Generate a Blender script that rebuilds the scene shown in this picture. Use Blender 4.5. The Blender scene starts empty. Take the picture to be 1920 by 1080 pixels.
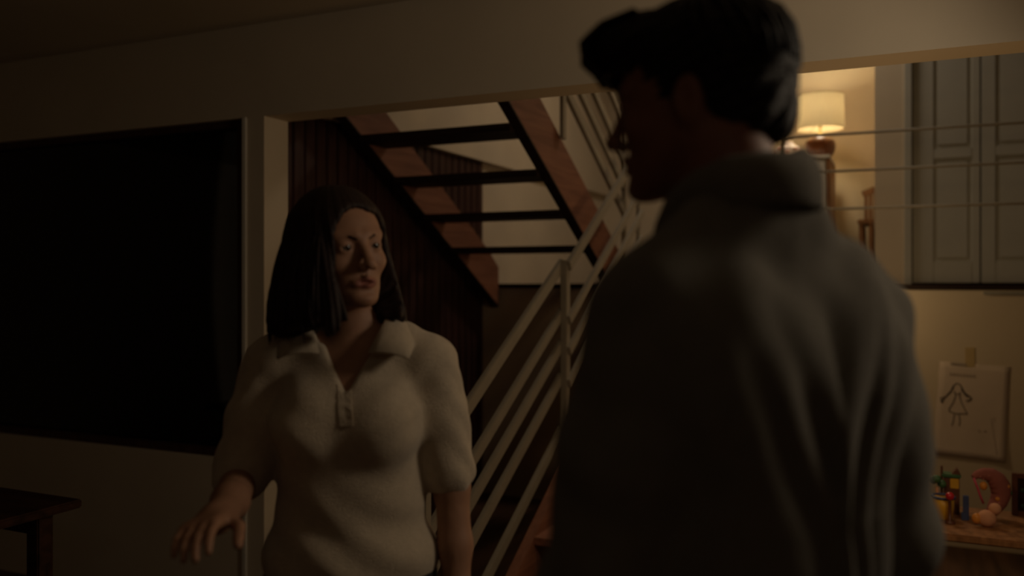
import bpy, bmesh, math, random
import numpy as np
from mathutils import Vector, Matrix
S = bpy.context.scene
COL = S.collection
R = math.radians
random.seed(4)
rng = np.random.RandomState(7)

# ------------------------------------------------------------------ camera, world, lights, exposure
EYE, FPX, YAW = 1.5, 1634.0, R(24.65)
cd = bpy.data.cameras.new('camera'); cam = bpy.data.objects.new('camera', cd); COL.objects.link(cam)
cam.location = (0, 0, EYE); cam.rotation_euler = (R(90), 0, YAW)
cd.sensor_width = 36; cd.lens = 36*FPX/1920; cd.shift_y = -15/1920
cd.clip_start = .05
cd.dof.use_dof = True; cd.dof.focus_distance = 2.5; cd.dof.aperture_fstop = 1.5
S.camera = cam
w = bpy.data.worlds.new('night'); S.world = w; w.use_nodes = True
w.node_tree.nodes['Background'].inputs[0].default_value = (.2, .3, .6, 1)
w.node_tree.nodes['Background'].inputs[1].default_value = .0004
S.view_settings.view_transform = 'Standard'; S.view_settings.look = 'None'
S.view_settings.exposure = 0; S.view_settings.gamma = 1

def at(px, py, d):
    """a point seen at pixel px,py at depth d, in room coordinates"""
    x = (px-960)/FPX*d
    return Vector((math.cos(YAW)*x - math.sin(YAW)*d, math.sin(YAW)*x + math.cos(YAW)*d, EYE-(py-525)/FPX*d))

def lamp_light(name, loc, col, watts, radius):
    l = bpy.data.lights.new(name, 'POINT'); l.color = col; l.energy = watts; l.shadow_soft_size = radius
    o = bpy.data.objects.new(name, l); COL.objects.link(o); o.location = loc; return o
def ceiling_light(name, loc, col, watts, size, rot=(0, 0, 0)):
    l = bpy.data.lights.new(name, 'AREA'); l.color = col; l.energy = watts; l.size = size; l.shape = 'DISK'
    o = bpy.data.objects.new(name, l); COL.objects.link(o); o.location = loc; o.rotation_euler = rot; return o

ceiling_light('added_room_fill', (.7, -1.3, 2.58), (1, .84, .68), 1.5, .4)  # added fill light behind the camera, lifts the man's dark back
# lamp of the lower room, standing by the stairs
lamp_light('landing_lamp', (-.35, 4.95, 1.52), (1, .68, .34), 4.2, .10)
# ceiling lamp over the stairwell landing
ceiling_light('stairwell_ceiling_lamp', (-.9, 5.9, 4.1), (1, .80, .58), 13.5, .5)
# lamp in the near right corner of the lower room
lamp_light('low_lamp_behind_man', (-.1, 3.12, 1.35), (1, .60, .25), 4.0, .08)
sl = bpy.data.lights.new('room_corner_lamp', 'SPOT'); sl.color = (1, .81, .58); sl.energy = 19; sl.shadow_soft_size = .2; sl.spot_size = R(166); sl.spot_blend = .25
so = bpy.data.objects.new('room_corner_lamp', sl); COL.objects.link(so); so.location = (.8, 1.85, 2.05)
so.rotation_euler = (Vector((-1.15, 1.55, 1.25))-Vector(so.location)).to_track_quat('-Z', 'Y').to_euler()

# ------------------------------------------------------------------ materials
def mat(name, c, rough=.7, var=.12, scale=14, bump=.15, bscale=60, spec=.3, metal=0, sheen=0):
    m = bpy.data.materials.new(name); m.use_nodes = True; nt = m.node_tree; b = nt.nodes['Principled BSDF']
    tc = nt.nodes.new('ShaderNodeTexCoord')
    n = nt.nodes.new('ShaderNodeTexNoise'); n.inputs['Scale'].default_value = scale; n.inputs['Detail'].default_value = 5
    nt.links.new(tc.outputs['Object'], n.inputs['Vector'])
    r = nt.nodes.new('ShaderNodeValToRGB')
    r.color_ramp.elements[0].position = .3; r.color_ramp.elements[1].position = .7
    r.color_ramp.elements[0].color = [x*(1-var) for x in c]+[1]
    r.color_ramp.elements[1].color = [min(1, x*(1+var)) for x in c]+[1]
    nt.links.new(n.outputs['Fac'], r.inputs['Fac']); nt.links.new(r.outputs['Color'], b.inputs['Base Color'])
    b.inputs['Roughness'].default_value = rough; b.inputs['Specular IOR Level'].default_value = spec
    b.inputs['Metallic'].default_value = metal
    if sheen: b.inputs['Sheen Weight'].default_value = sheen
    if bump:
        n2 = nt.nodes.new('ShaderNodeTexNoise'); n2.inputs['Scale'].default_value = bscale; n2.inputs['Detail'].default_value = 3
        nt.links.new(tc.outputs['Object'], n2.inputs['Vector'])
        bp = nt.nodes.new('ShaderNodeBump'); bp.inputs['Strength'].default_value = bump; bp.inputs['Distance'].default_value = .01
        nt.links.new(n2.outputs['Fac'], bp.inputs['Height']); nt.links.new(bp.outputs['Normal'], b.inputs['Normal'])
    return m
def wood(name, c1, c2, axis='Z', scale=3, rough=.5, spec=.3):
    m = bpy.data.materials.new(name); m.use_nodes = True; nt = m.node_tree; b = nt.nodes['Principled BSDF']
    tc = nt.nodes.new('ShaderNodeTexCoord'); mp = nt.nodes.new('ShaderNodeMapping')
    mp.inputs['Scale'].default_value = {'X': (.6, 8, 8), 'Y': (8, .6, 8), 'Z': (8, 8, .6)}[axis]
    n = nt.nodes.new('ShaderNodeTexNoise'); n.inputs['Scale'].default_value = scale; n.inputs['Detail'].default_value = 7; n.inputs['Distortion'].default_value = .6
    nt.links.new(tc.outputs['Object'], mp.inputs['Vector']); nt.links.new(mp.outputs['Vector'], n.inputs['Vector'])
    r = nt.nodes.new('ShaderNodeValToRGB'); r.color_ramp.elements[0].position = .35; r.color_ramp.elements[1].position = .68
    r.color_ramp.elements[0].color = (*c1, 1); r.color_ramp.elements[1].color = (*c2, 1)
    nt.links.new(n.outputs['Fac'], r.inputs['Fac']); nt.links.new(r.outputs['Color'], b.inputs['Base Color'])
    bp = nt.nodes.new('ShaderNodeBump'); bp.inputs['Strength'].default_value = .12; bp.inputs['Distance'].default_value = .01
    nt.links.new(n.outputs['Fac'], bp.inputs['Height']); nt.links.new(bp.outputs['Normal'], b.inputs['Normal'])
    b.inputs['Roughness'].default_value = rough; b.inputs['Specular IOR Level'].default_value = spec
    return m
M = {}
M['wall'] = mat('cream_paint', (.66, .57, .44), .85, .04, 3, .05, 180)
M['wall_shaded'] = mat('shaded_wall_paint', (.36, .26, .18), .9, .05, 3, .05, 180)  # darker copy of the wall paint, shade under the stairs put into its colour
M['white'] = mat('white_paint', (.70, .66, .58), .6, .04, 5, .04, 120)
M['door'] = mat('white_door_paint', (.47, .47, .43), .6, .04, 5, .05, 90)
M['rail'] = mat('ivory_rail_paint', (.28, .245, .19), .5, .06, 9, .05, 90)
M['panel'] = wood('dark_panel_wood', (.028, .011, .010), (.075, .030, .025), 'Z', 3, .55)
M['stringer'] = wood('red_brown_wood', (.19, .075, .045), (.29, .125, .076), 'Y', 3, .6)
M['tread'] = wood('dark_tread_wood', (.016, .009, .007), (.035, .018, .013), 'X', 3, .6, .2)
M['oak'] = wood('brown_wood', (.2, .09, .035), (.36, .17, .07), 'Z', 4, .5)
M['table'] = wood('table_wood', (.03, .013, .008), (.07, .03, .018), 'X', 3, .4)
M['frame'] = wood('red_window_frame_wood', (.05, .018, .012), (.09, .034, .02), 'Z', 4, .5)
M['floor'] = wood('floor_wood', (.06, .03, .017), (.13, .066, .036), 'Y', 2, .5)
M['wall_lamplit'] = mat('lamplit_wall_paint', (.68, .54, .34), .85, .04, 3, .05, 180)  # warm glow through the lampshade mixed into the wall colour
M['ceil'] = mat('ceiling_paint', (.6, .52, .4), .9, .03, 3, .03, 150)
M['skin'] = mat('skin_woman', (.35, .185, .115), .55, .06, 40, .04, 400, .35)
M['skin_man'] = mat('skin_man', (.24, .105, .07), .55, .06, 40, .04, 400, .35)
def tint(mname, attr, col):
    nt = M[mname].node_tree; bs = nt.nodes['Principled BSDF']; src = bs.inputs['Base Color'].links[0].from_socket
    at_ = nt.nodes.new('ShaderNodeAttribute'); at_.attribute_name = attr; mx_ = nt.nodes.new('ShaderNodeMix'); mx_.data_type = 'RGBA'
    mx_.inputs['B'].default_value = (*col, 1); nt.links.new(at_.outputs['Fac'], mx_.inputs['Factor']); nt.links.new(src, mx_.inputs['A']); nt.links.new(mx_.outputs['Result'], bs.inputs['Base Color'])
tint('skin', 'lip', (.30, .115, .085)); tint('skin_man', 'lip', (.24, .085, .07))
M['lip'] = mat('lip', (.34, .10, .08), .45, .05, 40, .05, 200, .4)
M['hair'] = mat('dark_hair', (.012, .007, .006), .6, .3, 90, .2, 300, .2)
M['hair_w'] = mat('dark_brown_hair', (.020, .010, .008), .55, .35, 90, .25, 300, .25)
M['knit'] = mat('taupe_knit', (.58, .48, .36), .95, .06, 60, .5, 420, .1, 0, .3)
M['shirt'] = mat('grey_green_linen', (.155, .14, .115), .95, .08, 30, .4, 380, .1, 0, .15)
M['jeans'] = mat('dark_cloth', (.03, .03, .036), .95, .1, 60, .3, 300)
M['shoe'] = mat('shoe_leather', (.02, .015, .012), .5, .1, 30, .1, 100)
M['eyew'] = mat('eye_white', (.30, .26, .22), .2, .03, 30, 0, 10, .6)
M['iris'] = mat('eye_iris', (.02, .011, .007), .1, .1, 30, 0, 10, .6)
M['paper'] = mat('drawing_paper', (.68, .58, .50), .9, .05, 6, .05, 60)
M['pencil'] = mat('pencil', (.09, .07, .065), .9, .1, 30, 0)
M['smudge'] = mat('pencil_smudge', (.40, .34, .29), .9, .1, 30, 0)
M['tape'] = mat('tape', (.55, .42, .22), .5, .05, 20, 0)
M['metal'] = mat('brushed_metal', (.4, .4, .37), .4, .08, 20, .05, 80, .5, .8)
M['terracotta'] = mat('glazed_brown_ceramic', (.16, .05, .016), .3, .15, 9, .03, 40, .5)
M['pinkware'] = mat('pale_ceramic', (.68, .55, .47), .4, .05, 9, .03, 40, .5)
M['blossom'] = mat('rose_paint', (.58, .33, .25), .5, .1, 20, 0)
M['brass'] = mat('aged_brass', (.4, .27, .1), .4, .1, 20, .02, 80, .5, .8)
def plain(n, c, r=.45): M[n] = mat('toy_'+n, c, r, .1, 30, .03, 60, .4)
plain('red', (.5, .02, .03), .25); plain('yellow', (.62, .34, .03)); plain('orange', (.65, .26, .04)); plain('green', (.05, .13, .05))
plain('blue', (.05, .07, .16)); plain('pink', (.55, .07, .13)); plain('peach', (.6, .3, .17), .9); plain('brown', (.12, .045, .025)); plain('darkgreen', (.02, .06, .05))
plain('plush', (.30, .10, .08), .95); plain('plush2', (.42, .16, .12), .95); plain('plush3', (.16, .16, .12), .95)
def glass_mat():
    m = bpy.data.materials.new('window_glass'); m.use_nodes = True; nt = m.node_tree; nt.nodes.remove(nt.nodes['Principled BSDF'])
    t = nt.nodes.new('ShaderNodeBsdfTransparent'); t.inputs[0].default_value = (.8, .85, .9, 1)
    g = nt.nodes.new('ShaderNodeBsdfGlossy'); g.inputs['Roughness'].default_value = .02
    f = nt.nodes.new('ShaderNodeFresnel'); f.inputs[0].default_value = 1.45
    x = nt.nodes.new('ShaderNodeMixShader')
    nt.links.new(f.outputs[0], x.inputs[0]); nt.links.new(t.outputs[0], x.inputs[1]); nt.links.new(g.outputs[0], x.inputs[2])
    nt.links.new(x.outputs[0], nt.nodes['Material Output'].inputs[0]); return m
M['glass'] = glass_mat()
def shade_mat():
    m = bpy.data.materials.new('linen_lampshade'); m.use_nodes = True; nt = m.node_tree; nt.nodes.remove(nt.nodes['Principled BSDF'])
    tc = nt.nodes.new('ShaderNodeTexCoord'); mp = nt.nodes.new('ShaderNodeMapping'); mp.inputs['Scale'].default_value = (60, 60, 4)
    n = nt.nodes.new('ShaderNodeTexNoise'); n.inputs['Scale'].default_value = 3
    r = nt.nodes.new('ShaderNodeValToRGB'); r.color_ramp.elements[0].color = (.55, .44, .26, 1); r.color_ramp.elements[1].color = (.66, .54, .33, 1)
    nt.links.new(tc.outputs['Object'], mp.inputs[0]); nt.links.new(mp.outputs[0], n.inputs['Vector']); nt.links.new(n.outputs['Fac'], r.inputs[0])
    t = nt.nodes.new('ShaderNodeBsdfTranslucent'); d = nt.nodes.new('ShaderNodeBsdfDiffuse')
    x = nt.nodes.new('ShaderNodeMixShader'); x.inputs[0].default_value = .24
    nt.links.new(r.outputs[0], t.inputs[0]); nt.links.new(r.outputs[0], d.inputs[0])
    nt.links.new(d.outputs[0], x.inputs[1]); nt.links.new(t.outputs[0], x.inputs[2])
    nt.links.new(x.outputs[0], nt.nodes['Material Output'].inputs[0]); return m
M['shade'] = shade_mat()
mb = bpy.data.materials.new('lamp_bulb'); mb.use_nodes = True
mb.node_tree.nodes['Principled BSDF'].inputs['Emission Color'].default_value = (1, .75, .4, 1)
mb.node_tree.nodes['Principled BSDF'].inputs['Emission Strength'].default_value = 3; M['bulb'] = mb

# ------------------------------------------------------------------ helpers
def tag(o, label=None, cat=None, group=None, kind=None):
    if label: o['label'] = label
    if cat: o['category'] = cat
    if group: o['group'] = group
    if kind: o['kind'] = kind
    return o
def empty(name, loc, rz=0.0, label=None, cat=None, group=None, kind=None):
    o = bpy.data.objects.new(name, None); COL.objects.link(o); o.location = loc; o.rotation_euler = (0, 0, rz); o.empty_display_size = .1
    return tag(o, label, cat, group, kind)
def wmat(o):
    m = o.matrix_basis.copy()
    while o.parent: o = o.parent; m = o.matrix_basis @ m
    return m
def link(name, me, mats, parent=None):
    o = bpy.data.objects.new(name, me); COL.objects.link(o)
    if not isinstance(mats, (list, tuple)): mats = [mats]
    if len(me.materials) == 0:
        for k in mats: me.materials.append(M[k])
    if parent: o.parent = parent
    return o
def obj(name, bm, mats, parent=None, smooth=False, loc=None):
    """bm is in room coordinates; it becomes one mesh object, under parent when given, with its origin at loc"""
    me = bpy.data.meshes.new(name)
    m = wmat(parent).inverted() if parent else Matrix()
    L = Vector(loc) if loc is not None else None
    bm.transform(m)
    if L is not None:
        L = m @ L; bm.transform(Matrix.Translation(-L))
    bmesh.ops.recalc_face_normals(bm, faces=bm.faces)
    bm.to_mesh(me); bm.free()
    if smooth:
        for p in me.polygons: p.use_smooth = True
    o = link(name, me, mats, parent)
    if L is not None: o.location = L
    return o
def B(): return bmesh.new()
def box(bm, lo, hi, bev=0.0):
    r = bmesh.ops.create_cube(bm, size=1)
    lo, hi = Vector(lo), Vector(hi); c = (lo+hi)/2; s = hi-lo
    for v in r['verts']: v.co = Vector((v.co.x*s.x, v.co.y*s.y, v.co.z*s.z))+c
    if bev:
        es = list({e for v in r['verts'] for e in v.link_edges})
        bmesh.ops.bevel(bm, geom=es, offset=bev, segments=2, affect='EDGES')
    return bm
def bar(bm, a, b, wd, ht, up=(0, 0, 1), bev=.004):
    a, b = Vector(a), Vector(b); y = (b-a).normalized(); x = y.cross(Vector(up)).normalized(); z = x.cross(y)
    r = bmesh.ops.create_cube(bm, size=1); L = (b-a).length; c = (a+b)/2
    for v in r['verts']: v.co = c+x*(v.co.x*wd)+y*(v.co.y*L)+z*(v.co.z*ht)
    if bev:
        es = list({e for v in r['verts'] for e in v.link_edges})
        bmesh.ops.bevel(bm, geom=es, offset=bev, segments=2, affect='EDGES')
    return bm
def tube(bm, pts, r, seg=8, closed=False):
    pts = [Vector(p) for p in pts]; n = len(pts); rr = r if isinstance(r, (list, tuple)) else [r]*n
    rings = []; px = None
    for i, p in enumerate(pts):
        if closed: t = pts[(i+1) % n]-pts[i-1]
        else: t = pts[min(i+1, n-1)]-pts[max(i-1, 0)]
        t.normalize()
        if px is None: px = t.orthogonal().normalized()
        px = (px-t*px.dot(t)).normalized(); py = t.cross(px)
        rings.append([bm.verts.new(p+(px*math.cos(k*2*math.pi/seg)+py*math.sin(k*2*math.pi/seg))*rr[i]) for k in range(seg)])
    for i in range(n if closed else n-1):
        A, C = rings[i], rings[(i+1) % n]
        for k in range(seg): bm.faces.new((A[k], A[(k+1) % seg], C[(k+1) % seg], C[k]))
    if not closed: bm.faces.new(rings[0][::-1]); bm.faces.new(rings[-1])
    return bm
def lathe(bm, c, prof, seg=32, caps=True):
    c = Vector(c); rings = []
    for r, z in prof: rings.append([bm.verts.new(c+Vector((r*math.cos(k*2*math.pi/seg), r*math.sin(k*2*math.pi/seg), z))) for k in range(seg)])
    for A, C in zip(rings, rings[1:]):
        for k in range(seg): bm.faces.new((A[k], A[(k+1) % seg], C[(k+1) % seg], C[k]))
    if caps: bm.faces.new(rings[0][::-1]); bm.faces.new(rings[-1])
    return bm
def ball(bm, c, r, seg=16):
    r3 = r if isinstance(r, (tuple, list)) else (r, r, r)
    q = bmesh.ops.create_uvsphere(bm, u_segments=seg, v_segments=max(6, seg*2//3), radius=1)
    for v in q['verts']: v.co = Vector((v.co.x*r3[0], v.co.y*r3[1], v.co.z*r3[2]))+Vector(c)
    return bm
def struct(name, bm, m, parent=None, **k):
    o = obj(name, bm, m, parent, **k)
    if parent is None: o['kind'] = 'structure'
    return o
def dup(o, parent=None, loc=None):
    c = o.copy(); COL.objects.link(c); c.parent = parent
    if loc is not None: c.location = loc
    return c

# ------------------------------------------------------------------ the setting
YW, WT = 3.0, .16           # wall with the window and the stair opening
HB = 2.215                  # underside of its header
XJ, XWIN = -2.565, -2.685   # opening jamb, window's right edge
YM, MZ = 5.5, 1.47          # edge and height of the landing
XL = -2.75                  # stairwell's left wall
b = B(); box(b, (-6, -2.6, -.12), (3.2, 5.6, 0)); struct('floor', b, 'floor')
b = B(); box(b, (-6, -2.6, 2.62), (3.2, YW+WT, 2.79)); struct('ceiling', b, 'ceil')
b = B(); box(b, (-3.0, YW, 4.2), (3.3, 8.4, 4.3)); struct('ceiling', b, 'ceil')
b = B()
box(b, (-6, YW, HB), (3.2, YW+WT, 2.62))
box(b, (XWIN, YW, 0), (XJ, YW+WT, HB))
box(b, (-5.3, YW, 0), (XWIN, YW+WT, .70))
box(b, (-6, YW, 0), (-5.3, YW+WT, HB))
wb = struct('wall_back', b, 'wall')
b = B(); box(b, (-6.1, -2.7, 0), (-6, YW+WT, 2.62)); struct('wall_left', b, 'wall')
b = B(); box(b, (3.2, -2.7, 0), (3.3, 8.4, 4.2)); struct('wall_right', b, 'wall')
b = B(); box(b, (-6, -2.7, 0), (3.2, -2.6, 2.62)); struct('wall_near', b, 'wall')
# window: dark night behind
wn = empty('window_1', (-3.99, YW+.05, .70), kind='structure')
b = B()
for lo, hi in (((-5.3, YW+.03, .70), (-5.24, YW+.13, HB)), ((XWIN-.06, YW+.03, .70), (XWIN, YW+.13, HB)),
               ((-5.24, YW+.03, .70), (XWIN-.06, YW+.13, .735)), ((-5.24, YW+.03, HB-.03), (XWIN-.06, YW+.13, HB))):
    box(b, lo, hi, .004)
obj('window_frame', b, 'frame', wn)
b = B(); box(b, (-5.24, YW+.07, .735), (XWIN-.06, YW+.076, HB-.03)); obj('pane', b, 'glass', wn)
b = B(); box(b, (XWIN+.004, YW-.012, 0), (XWIN+.028, YW, HB), .003); struct('trim_1', b, 'white')
# stairwell left wall: boards below, plaster above
b = B(); box(b, (XL-.12, YW+WT, 0), (XL-.02, YM, 2.33)); sw = struct('wall_stairwell', b, 'panel')
y = YW+WT+.002
i = 0
bd = None
while y < YM-.02:
    if bd is None:
        b = B(); box(b, (XL-.02, y, 0), (XL, y+.084, 2.33), .006); bd = obj('board', b, 'panel', sw, loc=(XL, y, 0)); y0 = y
    else:
        c = dup(bd, sw, (XL+random.uniform(-.003, .003), y, 0))
    y += .09
b = B(); box(b, (XL-.12, YM, MZ), (XL-.02, 8.2, 2.33)); struct('wall_landing', b, 'wall')
b = B(); box(b, (XL-.12, YW+WT, 2.33), (XL+.035, 8.2, 4.2)); struct('wall_upper', b, 'wall')
b = B(); box(b, (XL-.12, 8.2, MZ), (-1.3, 8.3, 4.2)); struct('wall_far', b, 'wall')
b = B(); box(b, (-1.32, 7.0, MZ), (-.1, 7.1, 4.2)); box(b, (-1.32, 7.1, MZ), (-1.22, 8.2, 4.2)); struct('wall_lamp', b, 'wall_lamplit')
# closet wall with its door opening
XC = -.226
b = B()
box(b, (XC, 6.3, MZ), (-.03, 6.4, 4.2)); box(b, (XC, 6.4, MZ), (XC+.1, 7.0, 4.2)); box(b, (-.03, 6.3, 3.52), (1.25, 6.4, 4.2)); box(b, (1.25, 6.3, MZ), (3.2, 6.4, 4.2))
struct('wall_closet', b, 'wall')
b = B(); box(b, (XL-.12, YM+.022, 1.27), (3.2, 8.3, MZ)); struct('floor', b, 'floor')
b = B(); box(b, (XL-.12, YM+.02, 0), (3.2, YM+.14, 1.27)); box(b, (-.9, YM-.0, 0), (3.2, YM+.02, 1.445)); struct('wall_mezzanine', b, 'wall')
b = B(); box(b, (XL-.02, YM, 0), (-.9, YM+.02, 1.445)); struct('wall_under_stairs', b, 'wall_shaded')
b = B(); box(b, (XL, YM-.03, 1.445), (3.2, YM, MZ+.004), .004); struct('trim_2', b, 'tread')
b = B(); box(b, (.36, YM-.035, 1.418), (1.5, YM-.0, 1.436), .003); struct('trim_3', b, 'metal')
# closet door casing and folding leaves
b = B(); box(b, (-.045, 6.285, MZ), (.0, 6.32, 3.56), .004); box(b, (0, 6.285, 3.50), (1.22, 6.32, 3.56), .004); box(b, (1.2, 6.285, MZ), (1.25, 6.32, 3.5), .004); struct('trim_4', b, 'door')
LW = .40
for k in range(3):
    x0 = .004+k*LW; x1 = x0+LW-.008
    d = empty('door_%d' % (k+1), ((x0+x1)/2, 6.33, MZ), kind='structure')
    yb, yf = 6.345, 6.315
    zs = (MZ+.012, MZ+.15, MZ+.82, MZ+.885, MZ+1.62, MZ+1.74, MZ+1.93, MZ+2.02)
    b = B()
    for lo, hi in (((x0, yf, zs[0]), (x0+.125 if k == 0 else x0+.08, yb, zs[7])), ((x1-.045 if k == 0 else x1-.08, yf, zs[0]), (x1, yb, zs[7]))): box(b, lo, hi, .003)
    pa, pb = (x0+.125 if k == 0 else x0+.08), (x1-.045 if k == 0 else x1-.08)
    for q in range(0, 8, 2): box(b, (pa, yf, zs[q]), (pb, yb, zs[q+1]), .003)
    obj('leaf_frame', b, 'door', d)
    for q in (1, 3, 5):
        b = B(); box(b, (pa, yf+.011, zs[q]), (pb, yb-.004, zs[q+1])); box(b, (pa+.022, yf+.004, zs[q]+.022), (pb-.022, yf+.013, zs[q+1]-.022), .006)
        obj('door_panel', b, 'door', d)

# ------------------------------------------------------------------ stairs
RUN, RISE = .327, .184
up = empty('staircase', (-2.2, 5.45, MZ), label='open-riser staircase with red-brown stringers and dark treads rising to upper left', cat='staircase')
def zb(y): return 2.195-RISE/RUN*(y-3.92)
tr = None
for k in range(0, 5):
    Y, Z = 3.92+RUN*(k-1), 2.236-RISE*(k-1)
    if tr is None:
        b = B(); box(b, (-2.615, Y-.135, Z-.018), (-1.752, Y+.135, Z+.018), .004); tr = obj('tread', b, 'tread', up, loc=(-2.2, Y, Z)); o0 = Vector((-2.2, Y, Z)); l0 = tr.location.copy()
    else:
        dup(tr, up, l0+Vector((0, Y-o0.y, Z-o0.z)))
for x0, x1 in ((-1.755, -1.70), (-2.667, -2.612)):
    b = B(); ya, ye = 3.17, YM-.032
    vs = []
    prof = [(ya, zb(ya)), (ye, zb(ye)), (ye, MZ+.12), (ye-.18, zb(ye-.18)+.29), (ya, zb(ya)+.29)]
    for x in (x0, x1): vs.append([b.verts.new((x, p, q)) for p, q in prof])
    b.faces.new(vs[0]); b.faces.new(vs[1][::-1])
    for k in range(5): b.faces.new((vs[0][k], vs[1][k], vs[1][(k+1) % 5], vs[0][(k+1) % 5]))
    st_o = obj('stringer', b, 'stringer', up)
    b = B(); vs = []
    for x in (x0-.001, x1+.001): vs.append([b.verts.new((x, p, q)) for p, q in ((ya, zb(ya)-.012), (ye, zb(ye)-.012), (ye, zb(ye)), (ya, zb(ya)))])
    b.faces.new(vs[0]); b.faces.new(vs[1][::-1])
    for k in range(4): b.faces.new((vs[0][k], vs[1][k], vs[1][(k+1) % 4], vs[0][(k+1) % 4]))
    tag(obj('underside_shade', b, 'tread', st_o), 'dark strip imitating shade along the underside')  # shade beneath the stringer, built as a strip of dark wood
lo = empty('staircase', (-1.1, 2.9, 0), label='lower flight of brown stairs behind the man climbing to the landing', cat='staircase')
tr = None
for j in range(1, 8):
    Y, Z = YM-RUN*j+.14, MZ-RISE*j
    if tr is None:
        b = B(); box(b, (-1.545, Y-.15, Z-.035), (-.7, Y+.15, Z), .004); tr = obj('tread', b, 'stringer', lo, loc=(-1.1, Y, Z)); o0 = Vector((-1.1, Y, Z)); l0 = tr.location.copy()
    else: dup(tr, lo, l0+Vector((0, Y-o0.y, Z-o0.z)))
for x0 in (-1.558, -.72):
    b = B(); vs = []
    zl = lambda y: MZ-.563*(YM-y)
    prof = [(2.95, 0), (3.32, 0), (YM-.032, MZ-.32), (YM-.032, MZ-.02), (2.95, .04)]
    for x in (x0, x0+.045): vs.append([b.verts.new((x, p, q)) for p, q in prof])
    b.faces.new(vs[0]); b.faces.new(vs[1][::-1])
    for k in range(5): b.faces.new((vs[0][k], vs[1][k], vs[1][(k+1) % 5], vs[0][(k+1) % 5]))
    obj('stringer', b, 'stringer', lo)
# lower railing
rl = empty('stair_railing', (-1.6, 4.135, 0), label='white metal stair railing of sloping flat bars beside the woman', cat='railing')
XR, YP = -1.6, 4.135
def postmesh(bm, x, y, z0, z1, wd=.045, t=.02): return box(bm, (x-t/2, y-wd/2, z0), (x+t/2, y+wd/2, z1), .003)
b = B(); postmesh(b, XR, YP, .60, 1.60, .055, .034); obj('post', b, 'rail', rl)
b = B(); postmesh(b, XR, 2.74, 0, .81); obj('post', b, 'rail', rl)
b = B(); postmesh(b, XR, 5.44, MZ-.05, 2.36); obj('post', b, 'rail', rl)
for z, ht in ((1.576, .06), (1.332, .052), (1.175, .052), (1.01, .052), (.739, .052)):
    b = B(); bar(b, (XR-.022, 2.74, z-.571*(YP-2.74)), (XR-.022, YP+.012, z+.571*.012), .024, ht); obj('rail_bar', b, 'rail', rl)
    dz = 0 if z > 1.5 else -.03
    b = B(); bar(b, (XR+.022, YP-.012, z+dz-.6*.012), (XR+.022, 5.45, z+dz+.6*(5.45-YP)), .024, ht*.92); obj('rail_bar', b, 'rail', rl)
# upper railing
ru = empty('stair_railing', (-1.725, 4.3, MZ), label='shadowed railing of the upper flight above its right stringer', cat='railing')
XU = -1.68
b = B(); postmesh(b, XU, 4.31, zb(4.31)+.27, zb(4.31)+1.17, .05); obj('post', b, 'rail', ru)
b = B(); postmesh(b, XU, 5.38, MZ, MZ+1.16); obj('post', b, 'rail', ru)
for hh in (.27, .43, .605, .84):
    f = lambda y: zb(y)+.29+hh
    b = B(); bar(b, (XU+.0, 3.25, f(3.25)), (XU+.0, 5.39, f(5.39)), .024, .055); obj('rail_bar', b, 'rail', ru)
# landing railing
rm = empty('landing_railing', (.9, YM+.04, MZ), label='three thin horizontal rails along the landing edge before the closet doors', cat='railing')
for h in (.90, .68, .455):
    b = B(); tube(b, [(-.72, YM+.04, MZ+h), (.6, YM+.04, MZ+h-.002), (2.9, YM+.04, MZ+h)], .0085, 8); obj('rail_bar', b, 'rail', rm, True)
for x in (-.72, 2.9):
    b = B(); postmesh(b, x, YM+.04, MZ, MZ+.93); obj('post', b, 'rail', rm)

# ------------------------------------------------------------------ lamp corner on the landing
cx, cy = -.60, 6.62
ct = MZ+.90
cab = empty('cabinet', (cx-.17, cy, MZ), label='tall white cabinet with brown side under the lit table lamp', cat='cabinet')
b = B(); box(b, (cx-.52, 6.42, MZ+.05), (cx+.06, 6.86, ct-.025), .004); obj('body', b, 'white', cab)
b = B(); box(b, (cx+.06, 6.40, MZ), (cx+.085, 6.87, ct-.025), .003); obj('side_panel', b, 'oak', cab)
b = B(); box(b, (cx-.525, 6.395, ct-.025), (cx+.085, 6.87, ct), .005); obj('top', b, 'white', cab)
b = B(); box(b, (cx-.51, 6.402, MZ+.07), (cx-.235, 6.42, ct-.04), .003); d1 = obj('door', b, 'white', cab)
b = B(); box(b, (cx-.225, 6.402, MZ+.07), (cx+.05, 6.42, ct-.04), .003); d2 = obj('door', b, 'white', cab)
for dd, x in ((d1, cx-.26), (d2, cx-.20)):
    b = B(); tube(b, [(x, 6.385, ct-.35), (x, 6.385, ct-.25)], .006); obj('handle', b, 'metal', dd, True)
lp = empty('table_lamp', (cx, cy, ct), label='lit table lamp with cream drum shade and round brown ceramic base', cat='lamp')
b = B(); lathe(b, (cx, cy, ct), [(.055, 0), (.075, .006), (.10, .045), (.106, .085), (.10, .125), (.075, .15), (.03, .158)]); obj('base', b, 'terracotta', lp, True)
b = B(); lathe(b, (cx, cy, ct+.155), [(.018, 0), (.018, .02), (.009, .025), (.009, .13), (.016, .132), (.016, .165)], 16); obj('stem', b, 'brass', lp, True)
sb, st = ct+.215, ct+.455
b = B(); lathe(b, (cx, cy, 0), [(.165, sb), (.160, st)], 48, False)
sh = obj('shade', b, 'shade', lp, True)
for z, r in ((sb, .165), (st, .160)):
    b = B(); tube(b, [(cx+r*math.cos(a*math.pi/16), cy+r*math.sin(a*math.pi/16), z) for a in range(32)], .0025, 6, True); obj('shade_ring', b, 'brass', sh, True)
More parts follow.
